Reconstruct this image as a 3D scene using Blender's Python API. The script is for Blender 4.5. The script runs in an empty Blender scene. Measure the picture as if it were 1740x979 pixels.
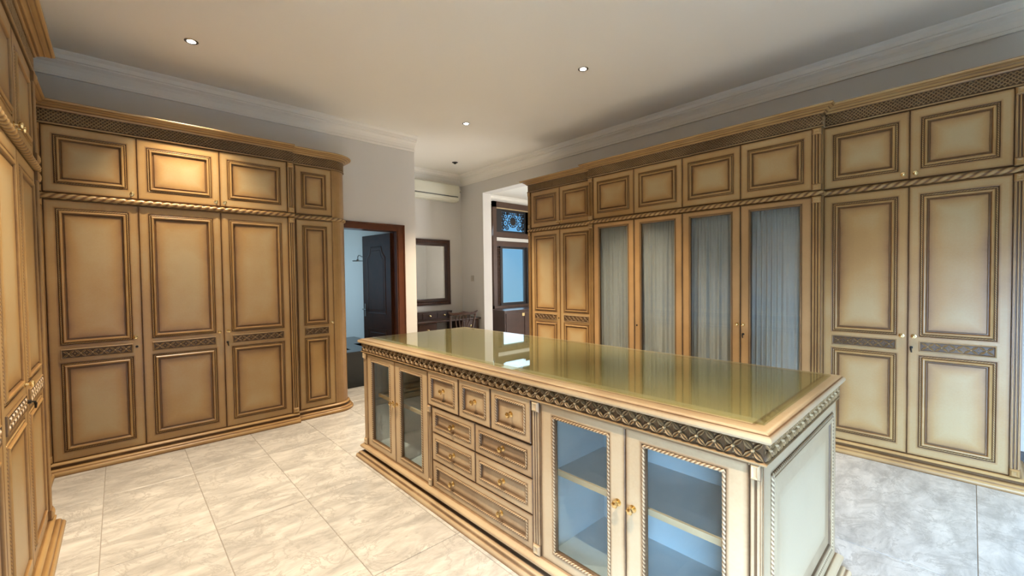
import bpy, math, random
from mathutils import Vector, Matrix
random.seed(7)
C = bpy.context.scene.collection
PI = math.pi
R = math.radians

# ---------------------------------------------------------------- camera
def make_camera():
    yaw, pit, rol = R(42.765), R(-1.464), R(-.743)
    w = Vector((math.sin(yaw) * math.cos(pit), math.cos(yaw) * math.cos(pit), math.sin(pit)))
    r = Vector((math.cos(yaw), -math.sin(yaw), 0))
    u = r.cross(w)
    r2 = r * math.cos(rol) + u * math.sin(rol)
    u2 = -r * math.sin(rol) + u * math.cos(rol)
    cd = bpy.data.cameras.new('camera')
    cd.sensor_width = 36
    cd.lens = 722.8 / 1740 * 36
    cd.clip_start = .02
    cam = bpy.data.objects.new('camera', cd)
    m = Matrix((r2, u2, -w)).transposed().to_4x4()
    m.translation = Vector((0, 0, 1.5))
    cam.matrix_world = m
    C.objects.link(cam)
    bpy.context.scene.camera = cam
make_camera()

# ---------------------------------------------------------------- world, exposure
sc = bpy.context.scene
sc.view_settings.view_transform = 'Standard'
sc.view_settings.look = 'None'
sc.view_settings.gamma = 1
sc.view_settings.exposure = 0.1
sc.view_settings.use_curve_mapping = False
world = bpy.data.worlds.new('daylight')
sc.world = world
world.use_nodes = True
wn = world.node_tree
bg = wn.nodes['Background']
wtc = wn.nodes.new('ShaderNodeTexCoord')
wsx = wn.nodes.new('ShaderNodeSeparateXYZ')
wrp = wn.nodes.new('ShaderNodeValToRGB')
wrp.color_ramp.elements[0].position = .42
wrp.color_ramp.elements[0].color = (.30, .60, .78, 1)
wrp.color_ramp.elements[1].position = .62
wrp.color_ramp.elements[1].color = (.16, .52, 1.0, 1)
wma = wn.nodes.new('ShaderNodeMath')
wma.operation = 'MULTIPLY_ADD'
wma.inputs[1].default_value = .5
wma.inputs[2].default_value = .5
wn.links.new(wtc.outputs['Generated'], wsx.inputs[0])
wn.links.new(wsx.outputs['Z'], wma.inputs[0])
wn.links.new(wma.outputs[0], wrp.inputs[0])
wn.links.new(wrp.outputs[0], bg.inputs[0])
bg.inputs[1].default_value = .8

WARM = (1.0, .81, .585)
SPOT_W = 560
def area(name, loc, size, direction, power, color, spread=180):
    ld = bpy.data.lights.new(name, 'AREA')
    ld.shape = 'RECTANGLE'
    ld.size, ld.size_y = size
    ld.energy = power
    ld.color = color
    ld.spread = R(spread)
    o = bpy.data.objects.new(name, ld)
    o.location = loc
    o.rotation_euler = Vector(direction).to_track_quat('-Z', 'Y').to_euler()
    C.objects.link(o)
    return o
# daylight entering by the low window in the left wall behind the camera and by the windows of the far rooms, one of them added
area('daylight', (-.9, -.98, .85), (1.35, .95), (1, .14, -.66), 200, (.43, .67, 1.0), spread=90)
area('daylight', (3.6, -1.86, 1.5), (1.5, 1.2), (0, .72, -.85), 27, (.60, .80, 1.0), spread=95)
area('daylight', (8.9, 3.1, 1.5), (1.7, 1.6), (-1, .15, -.12), 190, (.97, .97, 1.0))  # added fill for the recess wall, sent through the added bedroom window
area('daylight', (7.6, 8.25, 1.7), (2.6, 2.4), (0, -1, -.3), 55, (.55, .80, 1.0))
area('daylight', (1.08, 7.4, 1.7), (1.2, 1.4), (1, .1, -.3), 13, (.55, .80, 1.0), spread=120)

# ---------------------------------------------------------------- materials
def new_mat(name):
    m = bpy.data.materials.new(name)
    m.use_nodes = True
    nt = m.node_tree
    return m, nt, nt.nodes['Principled BSDF']
def simple(name, col, rough=.5, metal=0, noise=0, scale=6, spec=.5, bump=0):
    m, nt, b = new_mat(name)
    b.inputs['Roughness'].default_value = rough
    b.inputs['Metallic'].default_value = metal
    b.inputs['Specular IOR Level'].default_value = spec
    b.inputs['Base Color'].default_value = (*col, 1)
    if noise or bump:
        tc = nt.nodes.new('ShaderNodeTexCoord')
        n = nt.nodes.new('ShaderNodeTexNoise')
        n.inputs['Scale'].default_value = scale
        n.inputs['Detail'].default_value = 5
        nt.links.new(tc.outputs['Object'], n.inputs['Vector'])
        if noise:
            mx = nt.nodes.new('ShaderNodeMix')
            mx.data_type = 'RGBA'
            mx.inputs['A'].default_value = (*[c * (1 - noise) for c in col], 1)
            mx.inputs['B'].default_value = (*[min(1, c * (1 + noise)) for c in col], 1)
            nt.links.new(n.outputs['Fac'], mx.inputs['Factor'])
            nt.links.new(mx.outputs['Result'], b.inputs['Base Color'])
        if bump:
            bp = nt.nodes.new('ShaderNodeBump')
            bp.inputs['Strength'].default_value = bump
            bp.inputs['Distance'].default_value = .002
            nt.links.new(n.outputs['Fac'], bp.inputs['Height'])
            nt.links.new(bp.outputs['Normal'], b.inputs['Normal'])
    return m

def antique(name, base, mid, dark, blot, rough=.36, off=0.):
    """cream paint with brown glaze: the 'glaze' attribute says where the glaze was brushed in"""
    m, nt, b = new_mat(name)
    L = nt.links.new
    at = nt.nodes.new('ShaderNodeAttribute'); at.attribute_name = 'glaze'
    tc = nt.nodes.new('ShaderNodeTexCoord')
    oi = nt.nodes.new('ShaderNodeObjectInfo')
    ml = nt.nodes.new('ShaderNodeMath'); ml.operation = 'MULTIPLY'; ml.inputs[1].default_value = 40
    L(oi.outputs['Random'], ml.inputs[0])
    ad = nt.nodes.new('ShaderNodeVectorMath'); ad.operation = 'ADD'
    L(tc.outputs['Object'], ad.inputs[0]); L(ml.outputs[0], ad.inputs[1])
    n1 = nt.nodes.new('ShaderNodeTexNoise'); n1.inputs['Scale'].default_value = 4.5; n1.inputs['Detail'].default_value = 6; n1.inputs['Roughness'].default_value = .6
    n2 = nt.nodes.new('ShaderNodeTexNoise'); n2.inputs['Scale'].default_value = 1.7; n2.inputs['Detail'].default_value = 3
    n3 = nt.nodes.new('ShaderNodeTexNoise'); n3.inputs['Scale'].default_value = 90; n3.inputs['Detail'].default_value = 3
    for n in (n1, n2, n3): L(ad.outputs[0], n.inputs['Vector'])
    a = nt.nodes.new('ShaderNodeMath'); a.operation = 'MULTIPLY_ADD'; a.inputs[1].default_value = 1.3; a.inputs[2].default_value = .4
    L(n1.outputs['Fac'], a.inputs[0])
    g = nt.nodes.new('ShaderNodeMath'); g.operation = 'MULTIPLY'
    L(at.outputs['Fac'], g.inputs[0]); L(a.outputs[0], g.inputs[1])
    # broad smoky toning
    s = nt.nodes.new('ShaderNodeMath'); s.operation = 'MULTIPLY_ADD'; s.inputs[1].default_value = .9; s.inputs[2].default_value = -.36 + off
    L(n2.outputs['Fac'], s.inputs[0])
    s2 = nt.nodes.new('ShaderNodeMath'); s2.operation = 'MAXIMUM'; s2.inputs[1].default_value = 0
    L(s.outputs[0], s2.inputs[0])
    s3 = nt.nodes.new('ShaderNodeMath'); s3.operation = 'ADD'
    L(g.outputs[0], s3.inputs[0]); L(s2.outputs[0], s3.inputs[1])
    f = nt.nodes.new('ShaderNodeMath'); f.operation = 'MULTIPLY_ADD'; f.inputs[1].default_value = .12
    L(n3.outputs['Fac'], f.inputs[0]); L(s3.outputs[0], f.inputs[2])
    rp = nt.nodes.new('ShaderNodeValToRGB')
    e = rp.color_ramp.elements
    e[0].position = .06; e[0].color = (*base, 1)
    e[1].position = 1.0; e[1].color = (*dark, 1)
    x = e.new(.32); x.color = (*blot, 1)
    x = e.new(.68); x.color = (*mid, 1)
    L(f.outputs[0], rp.inputs[0])
    L(rp.outputs[0], b.inputs['Base Color'])
    b.inputs['Roughness'].default_value = rough
    return m

M = {}
M['cream'] = antique('antique_cream', (.47, .352, .182), (.29, .16, .06), (.155, .08, .03), (.42, .26, .10))
M['ochre'] = antique('antique_ochre', (.53, .34, .165), (.28, .165, .07), (.115, .065, .03), (.44, .27, .12), off=.06)
M['pale'] = antique('pale_cream', (.57, .46, .30), (.30, .19, .10), (.12, .07, .035), (.50, .38, .23))
M['carve'] = antique('antique_carving', (.48, .36, .20), (.23, .14, .06), (.105, .058, .025), (.36, .235, .11), rough=.42)
M['wall'] = simple('wall_paint', (.66, .63, .58), .75, noise=.02, scale=3)
M['ceil'] = simple('ceiling_paint', (.84, .80, .72), .7, noise=.015, scale=2)
M['inside'] = simple('cabinet_inside', (.44, .52, .54), .5, noise=.05)
M['brass'] = simple('brass', (.78, .60, .30), .25, metal=1)
M['iron'] = simple('dark_iron', (.03, .025, .02), .4, metal=.6)
M['chrome'] = simple('chrome', (.5, .5, .5), .2, metal=1)
M['dark_wood'] = simple('dark_wood', (.045, .018, .010), .28, noise=.4, scale=9, bump=.1)
M['leaf_wood'] = simple('leaf_wood', (.055, .020, .009), .38, noise=.4, scale=9, spec=.3)
M['mahogany'] = simple('mahogany', (.11, .036, .015), .3, noise=.3, scale=9)
M['window_wood'] = simple('window_wood', (.075, .036, .020), .4, noise=.25, scale=9)
M['black_wood'] = simple('black_wood', (.012, .010, .012), .35, noise=.2)
M['black_stone'] = simple('black_stone', (.008, .010, .010), .12, noise=.5, scale=14)
M['plastic'] = simple('ac_plastic', (.70, .68, .55), .35)
M['slot'] = simple('dark_slot', (.03, .025, .02), .5)
M['switch'] = simple('switch_plastic', (.45, .40, .33), .4)
M['curtain'] = simple('curtain_cloth', (.44, .44, .42), .9, noise=.06, scale=20)
M['mirror'] = simple('mirror_silver', (.85, .86, .85), .02, metal=1)
M['skirting'] = simple('skirting', (.03, .02, .015), .4)

def glass_mat(name, tint, ior=1.5, rough=.0):
    m = bpy.data.materials.new(name); m.use_nodes = True
    nt = m.node_tree; nt.nodes.clear()
    o = nt.nodes.new('ShaderNodeOutputMaterial')
    t = nt.nodes.new('ShaderNodeBsdfTransparent'); t.inputs[0].default_value = (*tint, 1)
    g = nt.nodes.new('ShaderNodeBsdfGlossy'); g.inputs['Roughness'].default_value = rough
    fr = nt.nodes.new('ShaderNodeFresnel'); fr.inputs[0].default_value = ior
    mx = nt.nodes.new('ShaderNodeMixShader')
    ge = nt.nodes.new('ShaderNodeNewGeometry'); mr = nt.nodes.new('ShaderNodeMapRange')
    mr.inputs['To Min'].default_value = ior; mr.inputs['To Max'].default_value = 1 / ior
    nt.links.new(ge.outputs['Backfacing'], mr.inputs['Value']); nt.links.new(mr.outputs[0], fr.inputs[0])
    nt.links.new(fr.outputs[0], mx.inputs[0]); nt.links.new(t.outputs[0], mx.inputs[1]); nt.links.new(g.outputs[0], mx.inputs[2])
    nt.links.new(mx.outputs[0], o.inputs[0])
    return m
M['glass'] = glass_mat('clear_glass', (.93, .96, .96))
M['top_glass'] = glass_mat('green_glass', (.92, .955, .86), 1.8)

def marble(name, base, vein, rough):
    m, nt, b = new_mat(name)
    L = nt.links.new
    tc = nt.nodes.new('ShaderNodeTexCoord')
    oi = nt.nodes.new('ShaderNodeObjectInfo')
    ml = nt.nodes.new('ShaderNodeMath'); ml.operation = 'MULTIPLY'; ml.inputs[1].default_value = 60
    L(oi.outputs['Random'], ml.inputs[0])
    ad = nt.nodes.new('ShaderNodeVectorMath'); ad.operation = 'ADD'
    L(tc.outputs['Object'], ad.inputs[0]); L(ml.outputs[0], ad.inputs[1])
    mp = nt.nodes.new('ShaderNodeMapping')
    mp.inputs['Rotation'].default_value = (0, 0, R(38))
    mp.inputs['Scale'].default_value = (1.0, 2.6, 1)
    L(ad.outputs[0], mp.inputs[0])
    n1 = nt.nodes.new('ShaderNodeTexNoise'); n1.inputs['Scale'].default_value = 3.6; n1.inputs['Detail'].default_value = 12; n1.inputs['Roughness'].default_value = .70; n1.inputs['Distortion'].default_value = .45
    n2 = nt.nodes.new('ShaderNodeTexNoise'); n2.inputs['Scale'].default_value = 3.4; n2.inputs['Detail'].default_value = 12; n2.inputs['Roughness'].default_value = .68; n2.inputs['Distortion'].default_value = .8
    L(mp.outputs[0], n1.inputs['Vector']); L(ad.outputs[0], n2.inputs['Vector'])
    rp = nt.nodes.new('ShaderNodeValToRGB'); e = rp.color_ramp.elements
    e[0].position = .36; e[0].color = (*[c * .70 for c in base], 1)
    e[1].position = .64; e[1].color = (*[min(1, c * 1.18) for c in base], 1)
    L(n1.outputs['Fac'], rp.inputs[0])
    # thin veins where n2 crosses .5
    s = nt.nodes.new('ShaderNodeMath'); s.operation = 'SUBTRACT'; s.inputs[1].default_value = .5
    L(n2.outputs['Fac'], s.inputs[0])
    ab = nt.nodes.new('ShaderNodeMath'); ab.operation = 'ABSOLUTE'; L(s.outputs[0], ab.inputs[0])
    vr = nt.nodes.new('ShaderNodeMapRange'); vr.inputs['From Min'].default_value = 0; vr.inputs['From Max'].default_value = .022
    vr.inputs['To Min'].default_value = .9; vr.inputs['To Max'].default_value = 0
    L(ab.outputs[0], vr.inputs['Value'])
    gate = nt.nodes.new('ShaderNodeMath'); gate.operation = 'MULTIPLY'
    L(vr.outputs[0], gate.inputs[0]); L(n1.outputs['Fac'], gate.inputs[1])
    mx = nt.nodes.new('ShaderNodeMix'); mx.data_type = 'RGBA'
    L(gate.outputs[0], mx.inputs['Factor']); L(rp.outputs[0], mx.inputs['A']); mx.inputs['B'].default_value = (*vein, 1)
    L(mx.outputs['Result'], b.inputs['Base Color'])
    b.inputs['Roughness'].default_value = rough
    return m
M['marble'] = marble('grey_marble', (.55, .54, .51), (.24, .23, .21), .30)
M['grout'] = simple('grout', (.34, .31, .27), .8)

def emit_mat(name, col, s):
    m = bpy.data.materials.new(name); m.use_nodes = True
    nt = m.node_tree; nt.nodes.clear()
    o = nt.nodes.new('ShaderNodeOutputMaterial'); e = nt.nodes.new('ShaderNodeEmission')
    e.inputs[0].default_value = (*col, 1); e.inputs[1].default_value = s
    nt.links.new(e.outputs[0], o.inputs[0])
    return m
M['lamp'] = emit_mat('lamp_face', (1, .93, .86), 40)

# ---------------------------------------------------------------- mesh building
class MB:
    def __init__(self): self.v = []; self.f = []; self.g = []
    def add(self, verts, faces, g=0.):
        n = len(self.v)
        self.v += [tuple(p) for p in verts]
        self.g += list(g) if isinstance(g, (list, tuple)) else [g] * len(verts)
        self.f += [tuple(i + n for i in q) for q in faces]
        return n
    def box(self, x0, x1, y0, y1, z0, z1, g=0.):
        if x0 > x1: x0, x1 = x1, x0
        if y0 > y1: y0, y1 = y1, y0
        if z0 > z1: z0, z1 = z1, z0
        self.add([(x0, y0, z0), (x1, y0, z0), (x1, y1, z0), (x0, y1, z0), (x0, y0, z1), (x1, y0, z1), (x1, y1, z1), (x0, y1, z1)],
                 [(0, 3, 2, 1), (4, 5, 6, 7), (0, 1, 5, 4), (1, 2, 6, 5), (2, 3, 7, 6), (3, 0, 4, 7)], g)
        return self
    def rings(self, loops, close=True, cap_first=False):
        """loops: list of (list of points, glaze); consecutive loops are bridged"""
        k = len(loops[0][0]); base = len(self.v)
        for pts, g in loops: self.add(pts, [], g)
        for i in range(len(loops) - 1):
            for j in range(k):
                a, b_ = base + i * k + j, base + i * k + (j + 1) % k
                self.f.append((a, b_, b_ + k, a + k))
        if close: self.f.append(tuple(base + (len(loops) - 1) * k + j for j in range(k)))
        if cap_first: self.f.append(tuple(reversed([base + j for j in range(k)])))
        return self
    def sweep(self, prof, path, closed=False):
        """closed profile polygon of (out, z, glaze) swept along a plan path; outward is right of travel"""
        n = len(path); base = len(self.v); k = len(prof)
        P = [Vector(p) for p in path]
        for i in range(n):
            if closed: a, b_ = P[i - 1], P[(i + 1) % n]
            else: a, b_ = P[max(i - 1, 0)], P[min(i + 1, n - 1)]
            d1 = (P[i] - a).normalized() if (P[i] - a).length > 1e-9 else (b_ - P[i]).normalized()
            d2 = (b_ - P[i]).normalized() if (b_ - P[i]).length > 1e-9 else d1
            n1 = Vector((d1.y, -d1.x)); n2 = Vector((d2.y, -d2.x))
            m = (n1 + n2).normalized()
            m = m / max(.3, m.dot(n1))
            self.add([(P[i].x + m.x * o, P[i].y + m.y * o, z) for o, z, g in prof], [], [q[2] for q in prof])
        for i in range(n if closed else n - 1):
            i2 = (i + 1) % n
            for j in range(k):
                j2 = (j + 1) % k
                self.f.append((base + i * k + j, base + i * k + j2, base + i2 * k + j2, base + i2 * k + j))
        if not closed:
            self.f.append(tuple(base + j for j in reversed(range(k))))
            self.f.append(tuple(base + (n - 1) * k + j for j in range(k)))
        return self
    def tube(self, pts, r, n=8, g=0., caps=True):
        pts = [Vector(p) for p in pts]; base = len(self.v)
        rr = r if isinstance(r, (list, tuple)) else [r] * len(pts)
        up = None
        for i, p in enumerate(pts):
            d = (pts[min(i + 1, len(pts) - 1)] - pts[max(i - 1, 0)]).normalized()
            if up is None: up = Vector((0, 0, 1)) if abs(d.z) < .9 else Vector((1, 0, 0))
            s = d.cross(up).normalized(); up = s.cross(d).normalized()
            self.add([p + (s * math.cos(2 * PI * k / n) + up * math.sin(2 * PI * k / n)) * rr[i] for k in range(n)], [], g)
        for i in range(len(pts) - 1):
            for k in range(n):
                a = base + i * n + k; b_ = base + i * n + (k + 1) % n
                self.f.append((a, b_, b_ + n, a + n))
        if caps:
            self.f.append(tuple(base + k for k in reversed(range(n))))
            self.f.append(tuple(base + (len(pts) - 1) * n + k for k in range(n)))
        return self
    def rope(self, pts, r, pitch=.03, per=5, n=8, depth=.24, g0=.1, g1=1.0):
        """twisted cord along a polyline"""
        P = [Vector(p) for p in pts]; out = []; s = 0
        for i in range(len(P) - 1):
            L = (P[i + 1] - P[i]).length; m = max(1, int(round(L / (pitch / per))))
            for k in range(m): out.append((P[i].lerp(P[i + 1], k / m), s + L * k / m, (P[i + 1] - P[i]).normalized()))
            s += L
        out.append((P[-1], s, (P[-1] - P[-2]).normalized()))
        base = len(self.v); front = Vector((0, -1, 0))
        for p, q, d in out:
            f = front if abs(d.y) < .8 else Vector((1, 0, 0))
            sd = d.cross(f).normalized(); f = sd.cross(d).normalized()
            for k in range(n):
                t = 2 * PI * k / n
                c = .5 + .5 * math.cos(2 * t - 2 * PI * q / pitch)
                rr = r * (1 - depth * (1 - c) ** 1.5)
                self.add([p + (sd * math.cos(t) + f * math.sin(t)) * rr], [], g1 + (g0 - g1) * min(1, c * 1.6))
        m = len(out)
        for i in range(m - 1):
            for k in range(n):
                a = base + i * n + k; b_ = base + i * n + (k + 1) % n
                self.f.append((a, b_, b_ + n, a + n))
        self.f.append(tuple(base + k for k in reversed(range(n))))
        self.f.append(tuple(base + (m - 1) * n + k for k in range(n)))
        return self
    def lathe(self, prof, n=16, axis='z', org=(0, 0, 0), g=0.):
        base = len(self.v); k = len(prof)
        for i in range(n):
            t = 2 * PI * i / n
            for r, h in prof:
                a, b_ = r * math.cos(t), r * math.sin(t)
                p = {'z': (a, b_, h), 'y': (a, -h, b_), 'x': (h, a, b_)}[axis]
                self.add([(p[0] + org[0], p[1] + org[1], p[2] + org[2])], [], g)
        for i in range(n):
            i2 = (i + 1) % n
            for j in range(k - 1):
                self.f.append((base + i * k + j, base + i2 * k + j, base + i2 * k + j + 1, base + i * k + j + 1))
        return self
    def prism(self, poly, z0, z1, g=0.):
        n = len(poly)
        self.add([(x, y, z0) for x, y in poly] + [(x, y, z1) for x, y in poly],
                 [tuple(reversed(range(n))), tuple(range(n, 2 * n))] + [(i, (i + 1) % n, n + (i + 1) % n, n + i) for i in range(n)], g)
        return self
    def mesh(self, name, mat, smooth=None):
        me = bpy.data.meshes.new(name)
        me.from_pydata(self.v, [], self.f)
        at = me.attributes.new('glaze', 'FLOAT', 'POINT')
        at.data.foreach_set('value', self.g)
        me.materials.append(mat)
        import bmesh
        bm = bmesh.new(); bm.from_mesh(me)
        bmesh.ops.recalc_face_normals(bm, faces=bm.faces)
        bm.to_mesh(me); bm.free()
        if smooth:
            me.shade_smooth()
            me.set_sharp_from_angle(angle=R(smooth))
        return me
    def build(self, name, mat, parent=None, loc=(0, 0, 0), smooth=None):
        return link(name, self.mesh(name, mat, smooth), parent, loc)

def link(name, me, parent=None, loc=(0, 0, 0), rot=None):
    o = bpy.data.objects.new(name, me)
    o.location = loc
    if rot: o.rotation_euler = rot
    C.objects.link(o)
    if parent: o.parent = parent
    return o
def tag(o, label, cat, group=None):
    o['label'] = label; o['category'] = cat
    if group: o['group'] = group
    return o
def thing(name, label, cat, loc=(0, 0, 0), rz=0, group=None):
    o = link(name, None, None, loc, (0, 0, rz))
    return tag(o, label, cat, group)
def struct(o): o['kind'] = 'structure'; return o

# ================================================================ SETTING
ZC = 3.5
def sbox(name, x0, x1, y0, y1, z0, z1, mat='wall', parent=None):
    o = MB().box(x0, x1, y0, y1, z0, z1).build(name, M[mat], parent)
    if not parent: struct(o)
    return o
def sboxes(name, boxes, mat='wall'):
    b = MB()
    for q in boxes: b.box(*q)
    return struct(b.build(name, M[mat]))
floor = sboxes('floor', [(-1.1, 9.1, -2.1, 8.7, -.2, -.004)], 'grout')
# marble slabs laid one by one
tile_cache = {}
def tile(x0, x1, y0, y1):
    w, d = x1 - x0 - .004, y1 - y0 - .004
    key = (round(w, 4), round(d, 4))
    if key not in tile_cache:
        b = .0015
        lo = lambda i, z: [(i, i, z), (w - i, i, z), (w - i, d - i, z), (i, d - i, z)]
        tile_cache[key] = MB().rings([(lo(0, -.012), 0), (lo(0, -b), 0), (lo(b, 0), 0)], cap_first=True).mesh('tile', M['marble'])
    link('tile', tile_cache[key], floor, (x0 + .002, y0 + .002, 0))
ys = [-2.1, -1.07, -.035, 1.0, 2.035, 3.07, 4.105, 5.14]
xs = [-1.1, -.626, -.115, .396, .906, 1.417, 1.928, 2.44, 2.95]
for i in range(len(ys) - 1):
    for j in range(len(xs) - 1): tile(xs[j], xs[j + 1], ys[i], ys[i + 1])
    tile(2.95, 4.48, ys[i], ys[i + 1]); tile(4.48, 5.23, ys[i], ys[i + 1])
for y0, y1 in ((5.14, 6.175), (6.175, 7.21), (7.21, 8.7)):
    for x0, x1 in ((.9, 1.417), (1.417, 1.928), (1.928, 2.44), (2.44, 2.95), (2.95, 3.97), (3.97, 5.23)): tile(x0, x1, y0, y1)
for y0, y1 in ((-1.1, 1.), (1., 3.07), (3.07, 5.14), (5.14, 7.21), (7.21, 8.1)):
    for x0, x1 in ((5.23, 6.25), (6.25, 7.27), (7.27, 8.29), (8.29, 9.1)): tile(x0, x1, y0, y1)

sboxes('ceiling', [(-1.1, 9.1, -2.1, 8.7, ZC, ZC + .15)], 'ceil')
sboxes('wall_left', [(-1.1, -.96, -2.1, -1.75, 0, ZC), (-1.1, -.96, -1.75, -.25, 0, .25), (-1.1, -.96, -1.75, -.25, 1.5, ZC), (-1.1, -.96, -.25, 5.6, 0, ZC)])
# wall with the bathroom doorway (clear opening x 2.12-2.84, head z 2.15)
sboxes('wall_far', [(-1.1, 1.98, 5.43, 5.6, 0, ZC), (1.98, 2.93, 5.43, 5.6, 2.22, ZC), (2.93, 3.15, 5.43, 5.6, 0, ZC)])
sboxes('wall_recess_side', [(3.0, 3.15, 5.6, 8.7, 0, ZC)])
sboxes('wall_recess_back', [(3.15, 5.03, 6.9, 7.05, 0, ZC)])
# long right wall with the opening to the bedroom (y 4.45-6.21, head 3.08)
sboxes('wall_right', [(5.03, 5.23, -2.1, 4.45, 0, ZC), (5.03, 5.23, 4.45, 6.21, 3.08, ZC), (5.03, 5.23, 6.21, 8.0, 0, ZC)])
# wall behind the camera
sboxes('wall_back', [(-1.1, 2.8, -2.1, -1.9, 0, ZC), (2.8, 4.4, -2.1, -1.9, 0, .85), (2.8, 4.4, -2.1, -1.9, 2.15, ZC), (4.4, 5.23, -2.1, -1.9, 0, ZC)])
# bedroom
sboxes('wall_bedroom_far', [(5.03, 6.78, 8.0, 8.2, 0, ZC), (6.78, 9.1, 8.0, 8.2, 0, .74), (6.78, 9.1, 8.0, 8.2, 3.33, ZC), (6.78, 9.1, 8.0, 8.2, 2.385, 2.50)])
sboxes('wall_bedroom_right', [(9.0, 9.15, -1.1, 2.1, 0, ZC), (9.0, 9.15, 2.1, 4.1, 0, .6), (9.0, 9.15, 2.1, 4.1, 2.4, ZC), (9.0, 9.15, 4.1, 8.2, 0, ZC)])
sboxes('wall_bedroom_near', [(5.23, 9.15, -1.1, -.97, 0, ZC)])
# bathroom
sboxes('wall_bathroom', [(.85, 1.0, 5.6, 6.7, 0, ZC), (.85, 1.0, 6.7, 8.1, 0, 1.0), (.85, 1.0, 6.7, 8.1, 2.4, ZC), (.85, 1.0, 8.1, 8.7, 0, ZC),
                         (.85, 3.0, 8.55, 8.7, 0, ZC)])
sboxes('ceiling_bathroom', [(1.0, 3.0, 5.6, 8.55, 2.72, 2.78)], 'ceil')

# cornice mouldings at the ceiling
CP = [(0, 3.30, 0), (.018, 3.30, 0), (.022, 3.325, 0), (.012, 3.332, 0), (.014, 3.345, 0), (.022, 3.375, 0), (.04, 3.40, 0), (.068, 3.42, 0), (.07, 3.432, 0),
      (.085, 3.436, 0), (.09, 3.47, 0), (.115, 3.49, 0), (.12, 3.499, 0), (0, 3.499, 0)]
def trim(n, path, prof=CP, mat='ceil', smooth=None):
    struct(MB().sweep(prof, path).build('trim_%d' % n, M[mat], smooth=smooth))
trim(1, [(-.96, -1.9), (-.96, 5.43), (3.15, 5.43)])
trim(2, [(3.15, 5.6), (3.15, 6.9), (5.03, 6.9)])
trim(3, [(5.03, 6.9), (5.03, -1.9)])
trim(4, [(5.23, 8.0), (9.0, 8.0), (9.0, -.97)])
trim(5, [(5.03, -1.9), (-.96, -1.9)])
# dark skirting on the right wall beyond the wardrobes
struct(MB().box(5.01, 5.03, -1.9, -.25, 0, .12).build('baseboard_right', M['skirting']))
struct(MB().box(5.01, 5.03, 6.21, 6.9, 0, .1).build('baseboard_recess', M['dark_wood']))

# bathroom door: frame, leaf standing open inwards, handle
door = struct(MB().box(2.84, 2.965, 5.405, 5.43, 0, 2.245).box(2.0, 2.84, 5.405, 5.43, 2.155, 2.245).box(1.995, 2.1, 5.405, 5.43, 0, 2.155)
              .box(2.84, 2.93, 5.43, 5.60, 0, 2.155).box(2.0, 2.93, 5.43, 5.60, 2.155, 2.22).box(1.98, 2.1, 5.43, 5.60, 0, 2.155)
              .box(2.945, 2.96, 5.395, 5.405, 0, 2.24).box(2.855, 2.87, 5.395, 5.405, 0, 2.16).box(2.0, 2.96, 5.395, 5.405, 2.225, 2.24)
              .build('door_1', M['mahogany']))
leaf_rz = R(97)
lw, lh = .72, 2.13
lb = MB()
def leaf_face(sgn):
    # local x along width, front at y = sgn*.02 ; arched upper panel, plain lower panel
    y = .02 * sgn
    def loop(pts, d): return [(px, y + sgn * d, pz) for px, pz in pts]
    up = [(.12, .98), (lw - .12, .98), (lw - .12, 1.80), (lw - .19, 1.87), (lw - .22, 1.96), (.22, 1.96), (.19, 1.87), (.12, 1.80)]
    outer = [(0, .87), (lw, .87), (lw, 1.80), (lw, 2.0), (lw, lh), (0, lh), (0, 2.0), (0, 1.80)]
    cx, cz = lw / 2, 1.45
    sh = lambda k: [(cx + (px - cx) * (1 - k / .24), cz + (pz - cz) * (1 - k / .48)) for px, pz in up]
    lb.rings([(loop(outer, 0), 0), (loop(up, 0), 0), (loop(sh(.006), .006), 0), (loop(sh(.018), .004), 0), (loop(sh(.022), -.008), 0), (loop(sh(.03), -.008), 0), (loop(sh(.06), .002), 0)])
    lo = [(.12, .22), (lw - .12, .22), (lw - .12, .76), (.12, .76)]
    outer = [(0, 0), (lw, 0), (lw, .87), (0, .87)]
    cz = .49
    sh2 = lambda k: [(cx + (px - cx) * (1 - k / .24), cz + (pz - cz) * (1 - k / .27)) for px, pz in lo]
    lb.rings([(loop(outer, 0), 0), (loop(lo, 0), 0), (loop(sh2(.006), .006), 0), (loop(sh2(.018), .004), 0), (loop(sh2(.022), -.008), 0), (loop(sh2(.03), -.008), 0), (loop(sh2(.06), .002), 0)])
leaf_face(1); leaf_face(-1)
lb.box(0, lw, -.0199, .0199, 0, lh)
leaf = lb.build('door_leaf', M['leaf_wood'], door, (2.82, 5.53, .01)); leaf.rotation_euler = (0, 0, leaf_rz)
hb = MB()
for s in (1, -1):
    hb.box(lw - .075, lw - .035, s * .02, s * .028, .93, 1.12)
    hb.tube([(lw - .055, s * .028, 1.04), (lw - .055, s * .07, 1.04), (lw - .075, s * .078, 1.04), (lw - .17, s * .078, 1.035)], .009)
hb.build('door_handle', M['chrome'], leaf)
# low window in the left wall, behind the camera
d2 = struct(MB().box(-1.06, -.97, -1.75, -1.67, .25, 1.5).box(-1.06, -.97, -.33, -.25, .25, 1.5).box(-1.06, -.97, -1.67, -.33, 1.42, 1.5).box(-1.05, -.98, -1.03, -.97, .33, 1.42)
            .box(-1.06, -.97, -1.67, -.33, .25, .33).build('window_2', M['dark_wood']))
MB().box(-1.02, -1.014, -1.67, -1.03, .33, 1.42).build('pane', M['glass'], d2)
MB().box(-1.02, -1.014, -.97, -.33, .33, 1.42).build('pane', M['glass'], d2)

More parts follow.
